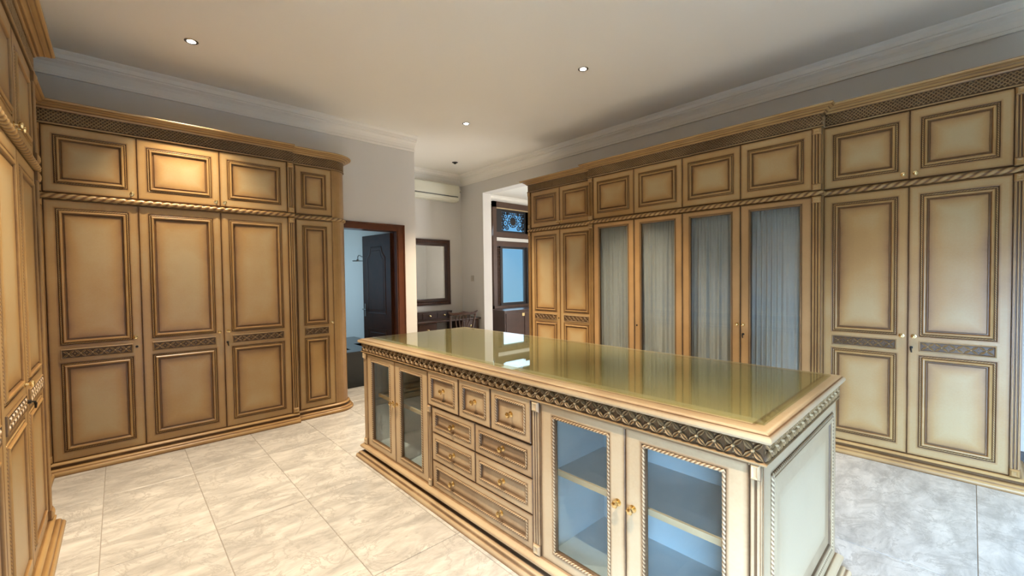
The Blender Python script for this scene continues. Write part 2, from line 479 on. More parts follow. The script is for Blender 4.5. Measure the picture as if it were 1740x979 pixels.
w4 = struct(MB().box(2.8, 2.88, -2.06, -1.97, .85, 2.15).box(4.32, 4.4, -2.06, -1.97, .85, 2.15).box(2.88, 4.32, -2.06, -1.97, 2.07, 2.15).box(2.88, 4.32, -2.06, -1.97, .85, .93)
            .box(3.57, 3.63, -2.05, -1.98, .93, 2.07).build('window_4', M['dark_wood']))
MB().box(2.88, 3.57, -2.02, -2.014, .93, 2.07).build('pane', M['glass'], w4)
MB().box(3.63, 4.32, -2.02, -2.014, .93, 2.07).build('pane', M['glass'], w4)

# bedroom window wall: posts, rails, two casements, carved transoms, louvred strip
wy = 7.97
win = struct(MB().box(6.73, 6.84, wy - .05, wy + .03, .72, 3.36).box(6.73, 9.0, wy - .05, wy + .03, 3.22, 3.36).box(6.84, 9.0, wy - .04, wy + .03, 2.50, 2.62)
             .box(6.84, 9.0, wy - .04, wy + .03, 2.27, 2.385).box(6.73, 9.0, wy - .07, wy + .03, .72, .80).box(6.84, 9.0, wy - .01, wy + .03, 2.385, 2.5)
             .build('window_1', M['window_wood']))
MB().box(6.84, 9.0, wy - .045, wy - .012, 2.40, 2.485).build('wall_strip', M['wall'], win)
MB().box(6.84, 9.0, wy - .055, wy - .04, 3.19, 3.22).build('gilt_bead', M['carve'], win)
fb = MB()
for x0, x1 in ((6.99, 7.83), (7.95, 8.79)):
    for a in ((x0, x0 + .05, .80, 2.27), (x1 - .05, x1, .80, 2.27), (x0 + .05, x1 - .05, .80, .865), (x0 + .05, x1 - .05, 2.215, 2.27)):
        fb.box(a[0], a[1], wy - .03, wy + .02, a[2], a[3])
fb.box(7.83, 7.95, wy - .02, wy + .03, .80, 2.27).box(8.79, 9.0, wy - .02, wy + .03, .80, 2.27).box(7.87, 7.91, wy - .04, wy - .02, .80, 2.27)
fb.build('casement', M['black_wood'], win)
for x0, x1 in ((7.04, 7.78), (8.0, 8.74)):
    MB().box(x0, x1, wy, wy + .006, .865, 2.215).build('pane', M['glass'], win)
# louvres left of the glass
sh = MB().box(6.84, 6.86, wy - .03, wy + .02, .80, 2.27).box(6.97, 6.99, wy - .03, wy + .02, .80, 2.27).box(6.86, 6.97, wy + .015, wy + .02, .80, 2.27)
sh.build('shutter_frame', M['black_wood'], win)
sl_b = MB(); sl_b.add([(6.86, wy - .028, .0), (6.97, wy - .028, .0), (6.97, wy, .03), (6.86, wy, .03), (6.86, wy - .028, .006), (6.97, wy - .028, .006), (6.97, wy, .036), (6.86, wy, .036)],
              [(0, 3, 2, 1), (4, 5, 6, 7), (0, 1, 5, 4), (1, 2, 6, 5), (2, 3, 7, 6), (3, 0, 4, 7)])
slm = sl_b.mesh('slat', M['window_wood'])
for i in range(34): link('slat', slm, win, (0, 0, .82 + i * .042))
# unseen window added in the right-hand bedroom wall to light the recess
w3 = struct(MB().box(9.02, 9.10, 2.1, 2.18, .6, 2.4).box(9.02, 9.10, 4.02, 4.1, .6, 2.4).box(9.02, 9.10, 2.18, 4.02, 2.32, 2.4).box(9.02, 9.10, 2.18, 4.02, .6, .68)
            .box(9.03, 9.09, 3.07, 3.13, .68, 2.32).build('added_window', M['window_wood']))
MB().box(9.05, 9.056, 2.18, 3.07, .68, 2.32).build('pane', M['glass'], w3)
MB().box(9.05, 9.056, 3.13, 4.02, .68, 2.32).build('pane', M['glass'], w3)
# carved open-work transoms
def fret(x0):
    f = MB(); x1 = x0 + .78; z0, z1 = 2.65, 3.14; ya, yb = wy - .02, wy + .005
    ym = (ya + yb) / 2
    f.box(x0 - .17, x0, ya - .01, yb, 2.62, 3.22).box(x1, x1 + .17, ya - .01, yb, 2.62, 3.22)
    f.box(x0, x1, ya, yb, 2.62, z0 + .015).box(x0, x1, ya, yb, z1 - .01, 3.22)
    cx, cz = (x0 + x1) / 2, (z0 + z1) / 2 + .02
    f.lathe([(0, -.01), (.05, -.012), (.09, -.01), (.105, .01), (.09, .02), (0, .02)], 20, 'y', (cx, ym, cz))
    def ring(a, b_, r, t, s0=0, s1=2 * PI, n=16, k=1.):
        f.tube([(a + r * math.cos(s0 + (s1 - s0) * i / n) * k, ym, b_ + r * math.sin(s0 + (s1 - s0) * i / n)) for i in range(n + 1)], t, 5)
    ring(cx, cz, .15, .011)
    for i in range(12):
        a = 2 * PI * i / 12
        f.tube([(cx + .1 * math.cos(a), ym, cz + .1 * math.sin(a)), (cx + .16 * math.cos(a), ym, cz + .16 * math.sin(a))], .012, 5)
    for sx in (-1, 1):
        for (dx, dz, r) in ((.24, .11, .06), (.25, -.06, .07), (.33, .03, .05), (.2, -.17, .05), (.33, -.16, .045), (.33, .16, .045), (.17, .19, .035)):
            ring(cx + sx * dx, cz + dz, r, .012)
            f.tube([(cx + sx * (dx - .02), ym, cz + dz - .03), (cx + sx * (dx + .015), ym, cz + dz), (cx + sx * (dx - .01), ym, cz + dz + .03)], [.006, .016, .006], 5)
    n = 13
    for i in range(n + 1):
        x = x0 + (x1 - x0) * i / n
        f.tube([(x, ym, z1 - .055), (x, ym, z1 + .0)], .014, 5)
    f.box(x0, x1, ya, yb, z1 - .062, z1 - .046)
    for i in range(9):
        z = z0 + .02 + (z1 - .06 - z0) * i / 8
        for s in (x0 + .02, x1 - .02): f.lathe([(0, -.012), (.018, -.01), (.018, .01), (0, .012)], 6, 'y', (s, ym, z))
    f.box(x0 + .045, x0 + .057, ya, yb, z0, z1 - .05).box(x1 - .057, x1 - .045, ya, yb, z0, z1 - .05)
    f.build('carved_transom', M['black_wood'], win)
fret(7.03); fret(8.02)
# sky-lit garden wall is left to the sky itself

# ================================================================ CABINET KIT
def rect(x0, x1, z0, z1, d): return [(x0, -d, z0), (x1, -d, z0), (x1, -d, z1), (x0, -d, z1)]
def ins(r, i): return (r[0] + i, r[1] - i, r[2] + i, r[3] - i)
def cell(b, O, P, shared='', t=.022, field=True):
    """one cell of a door: outer rect O, panel rect P; 'b'/'t' in shared = seam side is not an edge"""
    sb, st = ('b' in shared), ('t' in shared)
    def o(i): return (O[0] + i, O[1] - i, O[2] + (0 if sb else i), O[3] - (0 if st else i))
    L = [(o(0), -t, .7), (o(0), -.003, .95), (o(.003), 0, .7), (o(.010), 0, .28), (o(.022), 0, .12)]
    L += [(ins(P, -.014), 0, .14), (ins(P, -.003), 0, .55), (P, -.001, .95), (ins(P, .003), -.008, 1.), (ins(P, .015), -.008, .95), (ins(P, .018), .003, .45),
          (ins(P, .024), .009, .22), (ins(P, .032), .008, .30), (ins(P, .037), .000, .85), (ins(P, .040), -.005, 1.), (ins(P, .046), -.005, .9), (ins(P, .050), .0, .62)]
    w = min(P[1] - P[0], P[3] - P[2]) / 2
    for i, g in ((.056, .46), (.070, .30), (.09, .16), (.12, .05), (.15, 0)):
        if i < w - .02: L.append((ins(P, i), .0, g))
    b.rings([(rect(*r, d), g) for r, d, g in L])
def rect_rope(P, i, d, r, pitch=.022, per=4, n=6):
    x0, x1, z0, z1 = ins(P, i)
    return MB().rope([(x0, -d, z0), (x1, -d, z0), (x1, -d, z1), (x0, -d, z1), (x0, -d, z0)], r, pitch, per, n)
def petal(b, cx, cz, ang, L, W, d0, d1, g0, g1, s=.12, n=5):
    """leaf with a raised mid rib, lying in the xz plane"""
    ca, sa = math.cos(ang), math.sin(ang)
    P = lambda u, v, d: (cx + u * ca - v * sa, -d, cz + u * sa + v * ca)
    vs, gs = [], []
    for i in range(n + 1):
        t = i / n; u = L * (s + (1 - s) * t); h = W * math.sin(PI * min(1, .12 + .88 * t)) if i < n else 0
        e = d0 + (d1 - d0) * math.sin(PI * (.2 + .7 * t))
        vs += [P(u, h, d0), P(u, h * .62, e), P(u, 0, d0 + (e - d0) * .55), P(u, -h * .62, e), P(u, -h, d0)]
        gs += [g1, g0, .8, g0, g1]
    fs = []
    for i in range(n):
        for j in range(4): fs.append((i * 5 + j, i * 5 + j + 1, i * 5 + j + 6, i * 5 + j + 5))
    b.add(vs, fs, gs)
def stud(b, cx, cz, r, d0, d1, g=.1, n=8):
    b.lathe([(r, d0), (r * .9, d0 + (d1 - d0) * .6), (r * .5, d1), (0, d1)], n, 'y', (cx, 0, cz), g)

def band_mesh(w, h=.08):
    b = MB()
    b.rings([(rect(0, w, 0, h, -.002), .9), (rect(0, w, 0, h, .007), .4), (rect(.004, w - .004, .004, h - .004, .010), .2), (rect(.009, w - .009, .009, h - .009, .008), .95), (rect(.011, w - .011, .011, h - .011, .002), 1.)])
    n = max(2, int(round((w - .02) / .068))); p = (w - .022) / n
    for i in range(n):
        cx = .011 + p * (i + .5)
        for k in range(4):
            a = math.atan2((h - .022) / 2 * (1 if k < 2 else -1), p / 2 * (1 if k in (0, 3) else -1))
            petal(b, cx, h / 2, a, math.hypot(p / 2, h / 2 - .011) * .98, .0085, .002, .012, .25, .9, n=3)
        stud(b, cx, h / 2, .006, .004, .013, .1, 6)
        if i: stud(b, .011 + p * i, h / 2, .005, .002, .008, .4, 5)
    return b.mesh('carved_band', M['carve'], 50)
def knob_mesh():
    b = MB().lathe([(0, 0), (.016, 0), (.016, .002), (.006, .004), (.005, .014), (.010, .018), (.0135, .024), (.012, .031), (.006, .034), (0, .035)], 12, 'y')
    for i in range(6):
        a = 2 * PI * i / 6
        b.lathe([(0, .018), (.005, .02), (.006, .026), (.004, .031), (0, .032)], 6, 'y', (.010 * math.cos(a), 0, .010 * math.sin(a)))
    return b.mesh('knob', M['brass'], 40)
KNOB = knob_mesh()
hook = MB().tube([(0, 0, 0), (0, -.014, 0)], .010, 10).tube([(0, -.014, 0), (0, -.024, -.002), (0, -.028, -.012), (.004, -.027, -.035)], [.004, .005, .006, .004], 7)
KEY = hook.mesh('key', M['iron'], 40)
HOLE = MB().lathe([(0, 0), (.010, 0), (.010, .003), (.004, .0035), (.004, .0005), (0, .0005)], 10, 'y').mesh('keyhole', M['iron'])

cache = {}
def door_mesh(w, h, kind, mat):
    k = (round(w, 4), round(h, 4), kind, mat)
    if k in cache: return cache[k]
    s = .062; r = []
    b = MB()
    if kind == 'tall':
        lo, hi = (s, w - s, .065, .765), (s, w - s, .91, h - .065)
        cell(b, (0, w, 0, .825), lo, 't'); cell(b, (0, w, .825, h), hi, 'b')
        rp = MB()
        for P in (lo, hi):
            q = rect_rope(P, .009, -.003, .0055, .016, 3, 6); rp.add(q.v, q.f, q.g)
        r = [('bead_moulding', rp.mesh('bead_moulding', M[mat], 60), (0, 0, 0)), ('carved_band', band_mesh(w - 2 * s), (s, 0, .797))]
    elif kind == 'top':
        P = (s, w - s, .068, h - .068); cell(b, (0, w, 0, h), P)
        r = [('bead_moulding', rect_rope(P, .009, -.003, .0055, .016, 3, 6).mesh('bead_moulding', M[mat], 60), (0, 0, 0))]
    elif kind in ('glazed', 'island_glazed'):
        i = .074; P = (i, w - i, .08 if kind == 'glazed' else .052, h - (.05 if kind == 'glazed' else .052))
        O = (0, w, 0, h)
        b.rings([(rect(*O, -.022), .6), (rect(*O, -.003), .95), (rect(*ins(O, .003), 0), .7), (rect(*ins(O, .010), 0), .28), (rect(*ins(O, .022), 0), .12), (rect(*ins(P, -.012), 0), .15),
                 (rect(*ins(P, -.002), 0), .6), (rect(*P, -.002), .9), (rect(*ins(P, .012), -.004), .9), (rect(*ins(P, .014), -.022), .8)], close=False)
        rope_r, pt = (.0045, .014) if kind == 'glazed' else (.0068, .0165)
        r = [('bead_moulding', rect_rope(P, .006, .0, rope_r, pt, 4, 7).mesh('bead_moulding', M[mat], 60), (0, 0, 0)),
             ('pane', MB().box(P[0] + .008, P[1] - .008, .012, .016, P[2] + .008, P[3] - .008).mesh('pane', M['glass']), (0, 0, 0))]
    elif kind == 'drawer':
        i = .038 if h < .3 else .05
        i = min(i, h * .23)
        P = (i, w - i, i, h - i); O = (0, w, 0, h)
        L = [(O, -.02, .7), (O, -.003, .9), (ins(O, .003), 0, .6), (ins(O, .009), 0, .25), (ins(P, -.010), 0, .22), (ins(P, -.001), 0, .7), (ins(P, .010), -.002, .9), (ins(P, .013), -.008, 1.), (ins(P, .020), -.009, .7), (ins(P, .033), -.009, .36)]
        if min(w, h) / 2 - i > .06: L.append((ins(P, .05), -.009, .22))
        b.rings([(rect(*q, d), g) for q, d, g in L])
        r = [('bead_moulding', rect_rope(P, .005, .001, .0058, .0155, 4, 7).mesh('bead_moulding', M[mat], 60), (0, 0, 0))]
    res = (b.mesh('door', M[mat]), r)
    cache[k] = res
    return res
def front(parent, name, x0, x1, z0, z1, kind, y=0, mat='cream', knob=None, key=None, hole=None):
    g = .0015
    me, subs = door_mesh(x1 - x0 - 2 * g, z1 - z0 - 2 * g, kind, mat)
    d = link(name, me, parent, (x0 + g, y, z0 + g))
    for n, m, l in subs: link(n, m, d, l)
    for k, m, nm in ((knob, KNOB, 'knob'), (key, KEY, 'key'), (hole, HOLE, 'keyhole')):
        if k:
            for p in (k if isinstance(k, list) else [k]):
                link(nm, m, d, (p[0] - x0 - g, p[2] if len(p) > 2 else 0, p[1] - z0 - g))
    return d

def path_frames(path):
    P = [Vector(p) for p in path]; s = [0]
    for i in range(len(P) - 1): s.append(s[-1] + (P[i + 1] - P[i]).length)
    def at(t):
        t = max(0, min(s[-1], t))
        for i in range(len(P) - 1):
            if t <= s[i + 1] + 1e-9:
                d = (P[i + 1] - P[i]).normalized(); p = P[i] + d * (t - s[i])
                return p, Vector((d.y, -d.x))
    return at, s[-1]
Z_BEAD, Z_L0, Z_L1, Z_TOP = 2.725, 2.742, 2.832, 2.892
CROWN = [(0, 2.832, .9), (.012, 2.832, .9), (.018, 2.838, .3), (.020, 2.846, .2), (.028, 2.848, .9), (.034, 2.854, .3), (.046, 2.862, .15), (.052, 2.863, .9), (.056, 2.868, .35), (.072, 2.872, .15),
         (.078, 2.874, .8), (.082, 2.878, .3), (.090, 2.882, .12), (.093, 2.889, .15), (.090, 2.894, .2), (-.02, 2.896, .3)]
BEADP = [(-.01, 2.725, .8), (.006, 2.725, .8), (.012, 2.729, .2), (.012, 2.735, .2), (.006, 2.740, .9), (.002, 2.742, 1.), (.002, 2.832, 1.), (-.01, 2.832, 1.)]
PLINTH = [(-.01, .098, .5), (.004, .098, .8), (.010, .096, .25), (.022, .088, .15), (.026, .080, .3), (.020, .076, .9), (.012, .074, 1.), (.010, .060, 1.), (.014, .056, .95), (.034, .053, .35), (.042, .047, .2),
          (.046, .036, .8), (.050, .034, .35), (.058, .026, .12), (.062, .014, .3), (.060, .0, .8), (-.01, .0, .8)]
def lattice(b, path, z0, z1, pitch=.026, w=.0046, d0=.001, d1=.009):
    at, S = path_frames(path); h = z1 - z0; n = int(S / pitch); step = S / n
    run = h * 1.0
    def P(s, z, d):
        p, nn = at(s); return (p.x + nn.x * d, p.y + nn.y * d, z)
    for sg in (1, -1):
        for i in range(-2, n + 3):
            sa, sb = i * step, i * step + run
            za, zb = (z0, z1) if sg == 1 else (z1, z0)
            if sb <= 0 or sa >= S: continue
            if sa < 0: za += (zb - za) * (-sa / (sb - sa)); sa = 0
            if sb > S: zb = za + (zb - za) * ((S - sa) / (sb - sa)); sb = S
            if sb - sa < .006: continue
            m = 3; vs = []; gs = []
            for k in range(m + 1):
                s = sa + (sb - sa) * k / m; z = za + (zb - za) * k / m
                for ds, dd, g in ((-w, d0, .95), (-w * .4, d1, .35), (w * .4, d1, .35), (w, d0, .95)):
                    vs.append(P(s + ds * .8, z - ds * .8 * sg, dd)); gs.append(g)
            fs = [(k * 4 + j, k * 4 + j + 1, k * 4 + j + 5, k * 4 + j + 4) for k in range(m) for j in range(3)]
            b.add(vs, fs, gs)
    return b
def fluted(parent, name, x0, x1, z0, z1, y=0, d=.012, nfl=3, cap=.055, mat='cream'):
    """small pilaster: two blocks with a rounded face, and a fluted shaft"""
    w = x1 - x0; b = MB()
    for a, c in ((z0, z0 + cap), (z1 - cap, z1)):
        b.rings([([(x0, y + .02, a), (x1, y + .02, a), (x1, y + .02, c), (x0, y + .02, c)], .8)] +
                [([(x0 + i, y - dd, a + i), (x1 - i, y - dd, a + i), (x1 - i, y - dd, c - i), (x0 + i, y - dd, c - i)], g) for i, dd, g in ((0, d, .8), (.004, d + .004, .3), (w * .22, d + .012, .1), (w * .4, d + .008, .15))])
    m = w * .12; prof = [(x0 + m * .3, -.02, .8), (x0 + m * .3, d * .7, .6)]
    fw = (w - 2 * m) / (nfl * 2 - 1 if nfl > 1 else 1)
    x = x0 + m
    for k in range(nfl):
        prof += [(x, d * .7, .35), (x + fw * .15, d, .25), (x + fw * .85, d, .25), (x + fw, d * .7, .5)]
        if k < nfl - 1: prof += [(x + fw * 1.25, d * .15, 1.), (x + fw * 1.75, d * .15, 1.)]
        x += 2 * fw
    prof += [(x1 - m * .3, d * .7, .6), (x1 - m * .3, -.02, .8)]
    n = len(prof)
    b.add([(px, y - dd, z) for z in (z0 + cap, z1 - cap) for px, dd, g in prof], [(i, i + 1, n + i + 1, n + i) for i in range(n - 1)], [q[2] for q in prof] * 2)
    return b.build(name, M[mat], parent)

def wardrobe(label, loc, rz, width, depth, doors, pil, path=None, body=None, glazed=False, rope_x=None, lat_path=None, crown_path=None, group=None):
    """doors: list of (x0, x1, kind, lowmat, knobs...)"""
    root = thing('wardrobe', label, 'wardrobe', loc, rz, group)
    body = body or [(0, .021), (width, .021), (width, depth), (0, depth)]
    path = path or [(0, 0), (width, 0)]
    if glazed:
        c = MB().box(0, .06, .021, depth, .02, 2.74, .3).box(width - .06, width, .021, depth, .02, 2.74, .3).box(.06, width - .06, .26, depth, .02, 2.74, .3)
        c.box(.06, width - .06, .021, .26, 2.14, 2.74, .5).box(.06, width - .06, .021, .26, .02, .12, .3)
        x = doors[2][0]; c.box(x - .01, x + .01, .03, .26, .12, 2.14, .5)
    else:
        c = MB().prism(body, .02, 2.74, .35)
    c.build('carcass', M['cream'], root)
    cp = crown_path or path
    MB().sweep(CROWN, cp).build('crown_moulding', M['cream'], root, smooth=35)
    lp = lat_path or path
    fr = MB().sweep(BEADP, lp)
    lattice(fr, lp, Z_L0 + .002, Z_L1 - .001)
    fr.build('lattice_frieze', M['carve'], root)
    MB().sweep(PLINTH, path).build('plinth', M['cream'], root, smooth=35)
    at, S = path_frames(path)
    MB().rope([(p[0], p[1], 2.175) for p in path], .021, .058, 8, 12, .30, .12, .95).build('rope_moulding', M['cream'], root, (0, -.006, 0), smooth=60)
    for x0, x1 in pil:
        fluted(root, 'pilaster', x0, x1, .10, 2.150)
        fluted(root, 'pilaster', x0, x1, 2.20, 2.722)
    for d in doors:
        x0, x1, kind, mat, kn, ky, ho, ku = d
        dd = front(root, 'door', x0, x1, .10, 2.148, kind, 0, mat, kn, ky, ho)
        front(root, 'upper_door', x0, x1, 2.205, 2.722, 'top', 0, 'cream', ku)
        if kind == 'glazed':
            # pleated curtain hanging just behind the pane
            w = x1 - x0; cb = MB(); n = 110; nz = 14; rnd = random.Random(int(x0 * 100))
            ph = [rnd.uniform(0, 6.28) for _ in range(6)]; fr_ = [rnd.uniform(20, 34), rnd.uniform(45, 60), rnd.uniform(80, 105), rnd.uniform(7, 12)]
            vs = []
            for k in range(nz + 1):
                z = .13 + (2.085 - .13) * k / nz - .02; t = 1 - k / nz
                for i in range(n + 1):
                    x = .055 + (w - .11) * i / n; q = x * 4.5
                    wv = .45 * math.sin(fr_[0] * q + ph[0] + .5 * math.sin(2.2 * t + ph[3])) + .35 * math.sin(fr_[1] * q * .6 + ph[1] + 1.1 * t) + .3 * math.sin(fr_[3] * q + ph[4] + 1.3 * t * math.sin(ph[5]))
                    if k > nz - 2: wv = .5 * wv + .5 * math.sin(fr_[2] * q * .9)
                    vs.append((x, .068 + .024 * wv * (.6 + .4 * t), z))
            fs = [(k * (n + 1) + i, k * (n + 1) + i + 1, (k + 1) * (n + 1) + i + 1, (k + 1) * (n + 1) + i) for k in range(nz) for i in range(n)]
            cb.add(vs, fs); cb.build('curtain', M['curtain'], dd, smooth=80)
    return root

def kb(*p): return [(a, b) for a, b in p]
# --- left-hand wall wardrobe facing the camera (faces -Y)
L0 = -.47
def lx(x): return x - L0
wardrobe('wide cream three-door wardrobe facing the camera, left of the rounded-end cabinet', (L0, 4.83, 0), 0, 1.84, .59,
         [(.06, .611, 'tall', 'cream', kb((.565, 1.03)), None, kb((.572, .95)), kb((.575, 2.245))),
          (.611, 1.197, 'tall', 'cream', kb((1.158, 1.02)), None, None, kb((1.163, 2.245))),
          (1.197, 1.78, 'tall', 'cream', kb((1.232, 1.02)), kb((1.222, .915)), None, kb((1.232, 2.245)))],
         [(0, .06), (1.78, 1.84)])
# --- curved end cabinet
arc = [(.408 + .19 * math.sin(R(a)), .19 - .19 * math.cos(R(a))) for a in range(0, 91, 10)]
E_path = [(0, 0), (.408, 0)] + arc[1:] + [(.598, .53)]
body = [(0, .021), (.408, .021), (.408, 0)] + arc[1:] + [(.598, .53), (0, .53)]
wardrobe('narrow single-door cream cabinet with a rounded end, beside the bathroom doorway', (1.37, 4.88, 0), 0, .598, .53,
         [(.03, .408, 'tall', 'cream', kb((.38, 1.02)), None, None, None)], [], path=E_path, body=body)
# --- right wall (faces -X), local x runs towards the camera
wardrobe('cream two-door wardrobe at the far end of the right wall, beside the bedroom opening', (4.431, 4.42, 0), -PI / 2, 1.15, .58,
         [(.055, .60, 'tall', 'cream', None, None, kb((.57, .93)), kb((.57, 2.245))), (.60, 1.145, 'tall', 'cream', None, None, None, kb((.63, 2.245)))],
         [(0, .05)], path=[(0, .58), (0, 0), (1.15, 0)])
wardrobe('four-door glazed cream wardrobe with grey pleated curtains behind its glass', (4.354, 3.27, 0), -PI / 2, 2.406, .656,
         [(.066, .6345, 'glazed', 'ochre', None, None, None, None), (.6345, 1.203, 'glazed', 'ochre', None, None, kb((.665, .93)), None),
          (1.203, 1.7715, 'glazed', 'ochre', kb((1.745, 1.02)), None, None, None), (1.7715, 2.34, 'glazed', 'ochre', kb((1.80, 1.02)), kb((1.797, .93)), None, None)],
         [(0, .066), (2.34, 2.406)], path=[(0, .076), (0, 0), (2.406, 0), (2.406, .076)], glazed=True)
wardrobe('cream two-door wardrobe section nearest the camera on the right wall, iron key in its door', (4.431, .864, 0), -PI / 2, 1.10, .58,
         [(.0, .534, 'tall', 'cream', kb((.50, 1.01)), None, None, kb((.50, 2.245))), (.534, 1.05, 'tall', 'cream', kb((.568, 1.01)), kb((.555, .925)), None, kb((.568, 2.245)))],
         [(1.05, 1.10)], path=[(0, 0), (1.10, 0), (1.10, .58)])
# --- wardrobe along the left edge of the frame (faces +X), local x runs away from the camera
wardrobe('cream wardrobe seen edge-on at the left border of the photo, key in its far door', (-.34, 1.26, 0), PI / 2, 2.50, .61,
         [(.06, .65, 'tall', 'cream', None, None, None, None), (.65, 1.24, 'tall', 'cream', kb((.69, 1.02)), None, None, kb((.69, 2.245))),
          (1.24, 1.83, 'tall', 'cream', kb((1.79, 1.02)), None, None, kb((1.79, 2.245))), (1.83, 2.42, 'tall', 'cream', None, kb((1.845, .925)), None, kb((1.87, 2.245)))],
         [(0, .06), (2.42, 2.50)], path=[(0, .3), (0, 0), (2.50, 0), (2.50, .3)])
wardrobe('narrow recessed cream cabinet filling the left corner between two wardrobes', (-.46, 3.765, 0), PI / 2, 1.06, .49,
         [(.06, .99, 'tall', 'cream', None, None, None, None)], [], crown_path=[(0, 0), (1.16, 0)])

# ================================================================ ISLAND
isl = thing('island_cabinet', 'long cream display island with glazed doors, small drawers and a carved flower frieze', 'island', (1.50, 3.47, 0), -PI / 2)
W, D = 3.02, 1.06
fx = lambda y: 3.47 - y
cb = MB()
cb.box(0, .04, .022, D, .08, .89, .3).box(W - .001, W - .04, .022, D, .08, .89, .3)
cb.box(0, W, .022, D, .865, .89, .3)
cb.box(0, W, D - .02, D, .08, .865, .3)
cb.box(fx(2.455), fx(1.46), .03, D - .02, .11, .865, .4)
cb.box(fx(2.46), fx(2.40), .004, .10, .10, .66, .5).box(fx(1.49), fx(1.43), .004, .10, .10, .89, .5)
cb.box(0, fx(3.41), .0, .04, .10, .89, .35).box(fx(.482), W, .0, .04, .10, .89, .35)
cb.box(0, W, 0, .03, .875, .89, .4)
cb.build('carcass', M['pale'], isl)
def bay(x0, x1):
    MB().box(x0, x1, .028, .52, .10, .128).box(x0, x1, .50, .52, .128, .865).box(x0, x0 + .012, .028, .50, .128, .865).box(x1 - .012, x1, .028, .50, .128, .865).box(x0, x1, .028, .52, .85, .865).build('lining', M['inside'], isl)
    s = MB().box(x0 + .012, x1 - .012, .10, .50, .515, .530).build('shelf', M['inside'], isl)
    MB().box(x0 + .012, x1 - .012, .088, .10, .506, .532, .15).build('shelf_edge', M['pale'], s)
bay(.062, fx(2.47)); bay(fx(1.425), fx(.485))
zt, zb = .888, .115
front(isl, 'glazed_door', .062, fx(2.93), zb, zt, 'island_glazed', mat='pale', knob=kb((fx(2.965), .56)))
front(isl, 'glazed_door', fx(2.93), fx(2.465), zb, zt, 'island_glazed', mat='pale', knob=kb((fx(2.90), .56)))
front(isl, 'glazed_door', fx(1.428), fx(.955), zb, zt, 'island_glazed', mat='pale', knob=kb((fx(.99), .558)))
front(isl, 'glazed_door', fx(.955), fx(.487), zb, zt, 'island_glazed', mat='pale', knob=kb((fx(.92), .558)))
for y0, y1 in ((2.452, 2.108), (2.102, 1.806), (1.800, 1.490)):
    front(isl, 'drawer', fx(y0), fx(y1), .662, zt + .004, 'drawer', y=-.008, mat='pale', knob=[(fx((y0 + y1) / 2), .777, .009)])
for z0, z1 in ((.484, .656), (.300, .482)):
    front(isl, 'drawer', fx(2.418), fx(1.958), z0, z1, 'drawer', mat='pale', knob=[(fx(2.188), (z0 + z1) / 2, .009)])
    front(isl, 'drawer', fx(1.956), fx(1.488), z0, z1, 'drawer', mat='pale', knob=[(fx(1.722), (z0 + z1) / 2, .009)])
front(isl, 'drawer', fx(2.418), fx(1.488), .116, .298, 'drawer', mat='pale', knob=[(fx(2.20), .207, .009), (fx(1.74), .207, .009)])
fluted(isl, 'pilaster', .002, .058, .115, .888, y=.0, d=.006, mat='pale')
fluted(isl, 'pilaster', fx(2.46), fx(2.422), .115, .658, y=.0, d=.004, nfl=2, cap=.05, mat='pale')
fluted(isl, 'pilaster', fx(1.482), fx(1.432), .115, .888, y=.0, d=.006, mat='pale')
fluted(isl, 'pilaster', fx(.485), W - .002, .115, .888, y=.0, d=.006, nfl=2, mat='pale')
# end panels
def end_panel(x, flip):
    b = MB(); P = (.075, D - .075, .17, .835)
    O = (0.0, D, .10, .889)
    L = [(O, -.002, .5), (O, 0, .5), (ins(O, .01), 0, .2), (ins(P, -.012), 0, .1), (ins(P, -.002), 0, .55), (P, -.002, .8), (ins(P, .014), -.003, .7), (ins(P, .018), .006, .25), (ins(P, .034), .008, .15), (ins(P, .042), .002, .8), (ins(P, .047), -.008, 1.),
         (ins(P, .060), -.009, .55), (ins(P, .085), -.006, .25), (ins(P, .13), -.004, .08), (ins(P, .2), -.004, 0)]
    b.rings([(rect(*r, d), g) for r, d, g in L])
    o = b.build('end_panel', M['pale'], isl)
    rp = rect_rope(P, .006, .002, .0068, .0165, 4, 7).build('bead_moulding', M['pale'], o, smooth=60)
    if flip: o.location = (x, D, 0); o.rotation_euler = (0, 0, -PI / 2)
    else: o.location = (x, 0, 0); o.rotation_euler = (0, 0, PI / 2)
end_panel(W + .004, False); end_panel(-.004, True)
for k in range(4):
    front_b = link('back_panel', door_mesh(.74, .765, 'top', 'pale')[0], isl, (W - .03 - k * .745, D + .022, .115), (0, 0, PI))
ring = [(0, 0), (W, 0), (W, D), (0, D)]
IP = [(-.02, .098, .5), (.008, .118, .7), (.014, .114, .25), (.028, .104, .15), (.034, .096, .3), (.034, .086, .2), (.028, .080, .9), (.006, .076, 1.), (.004, .056, 1.), (.008, .052, .95), (.030, .050, .35), (.040, .044, .15),
      (.043, .034, .8), (.047, .032, .9), (.054, .028, .2), (.060, .018, .15), (.062, .0, .7), (-.02, .0, .7)]
IP[0] = (-.02, .118, .5)
MB().sweep(IP, ring, True).build('plinth', M['pale'], isl, smooth=35)
FP = [(-.02, .886, .6), (.006, .886, .7), (.016, .888, .2), (.018, .894, .15), (.010, .899, .95), (.006, .902, 1.), (.006, .962, 1.), (-.02, .962, 1.)]
MB().sweep(FP, ring, True).build('frieze_board', M['carve'], isl)
TP = [(-.05, .960, .8), (.010, .960, .95), (.022, .963, .4), (.032, .968, .15), (.037, .976, .1), (.035, .986, .12), (.029, .992, .5), (.025, .9925, .95), (.022, .995, .3), (.016, .999, .15), (.008, 1.0, .2), (-.030, 1.0, .3), (-.036, .999, .6), (-.05, .998, .4)]
MB().sweep(TP, ring, True).build('top_moulding', M['pale'], isl, smooth=35)
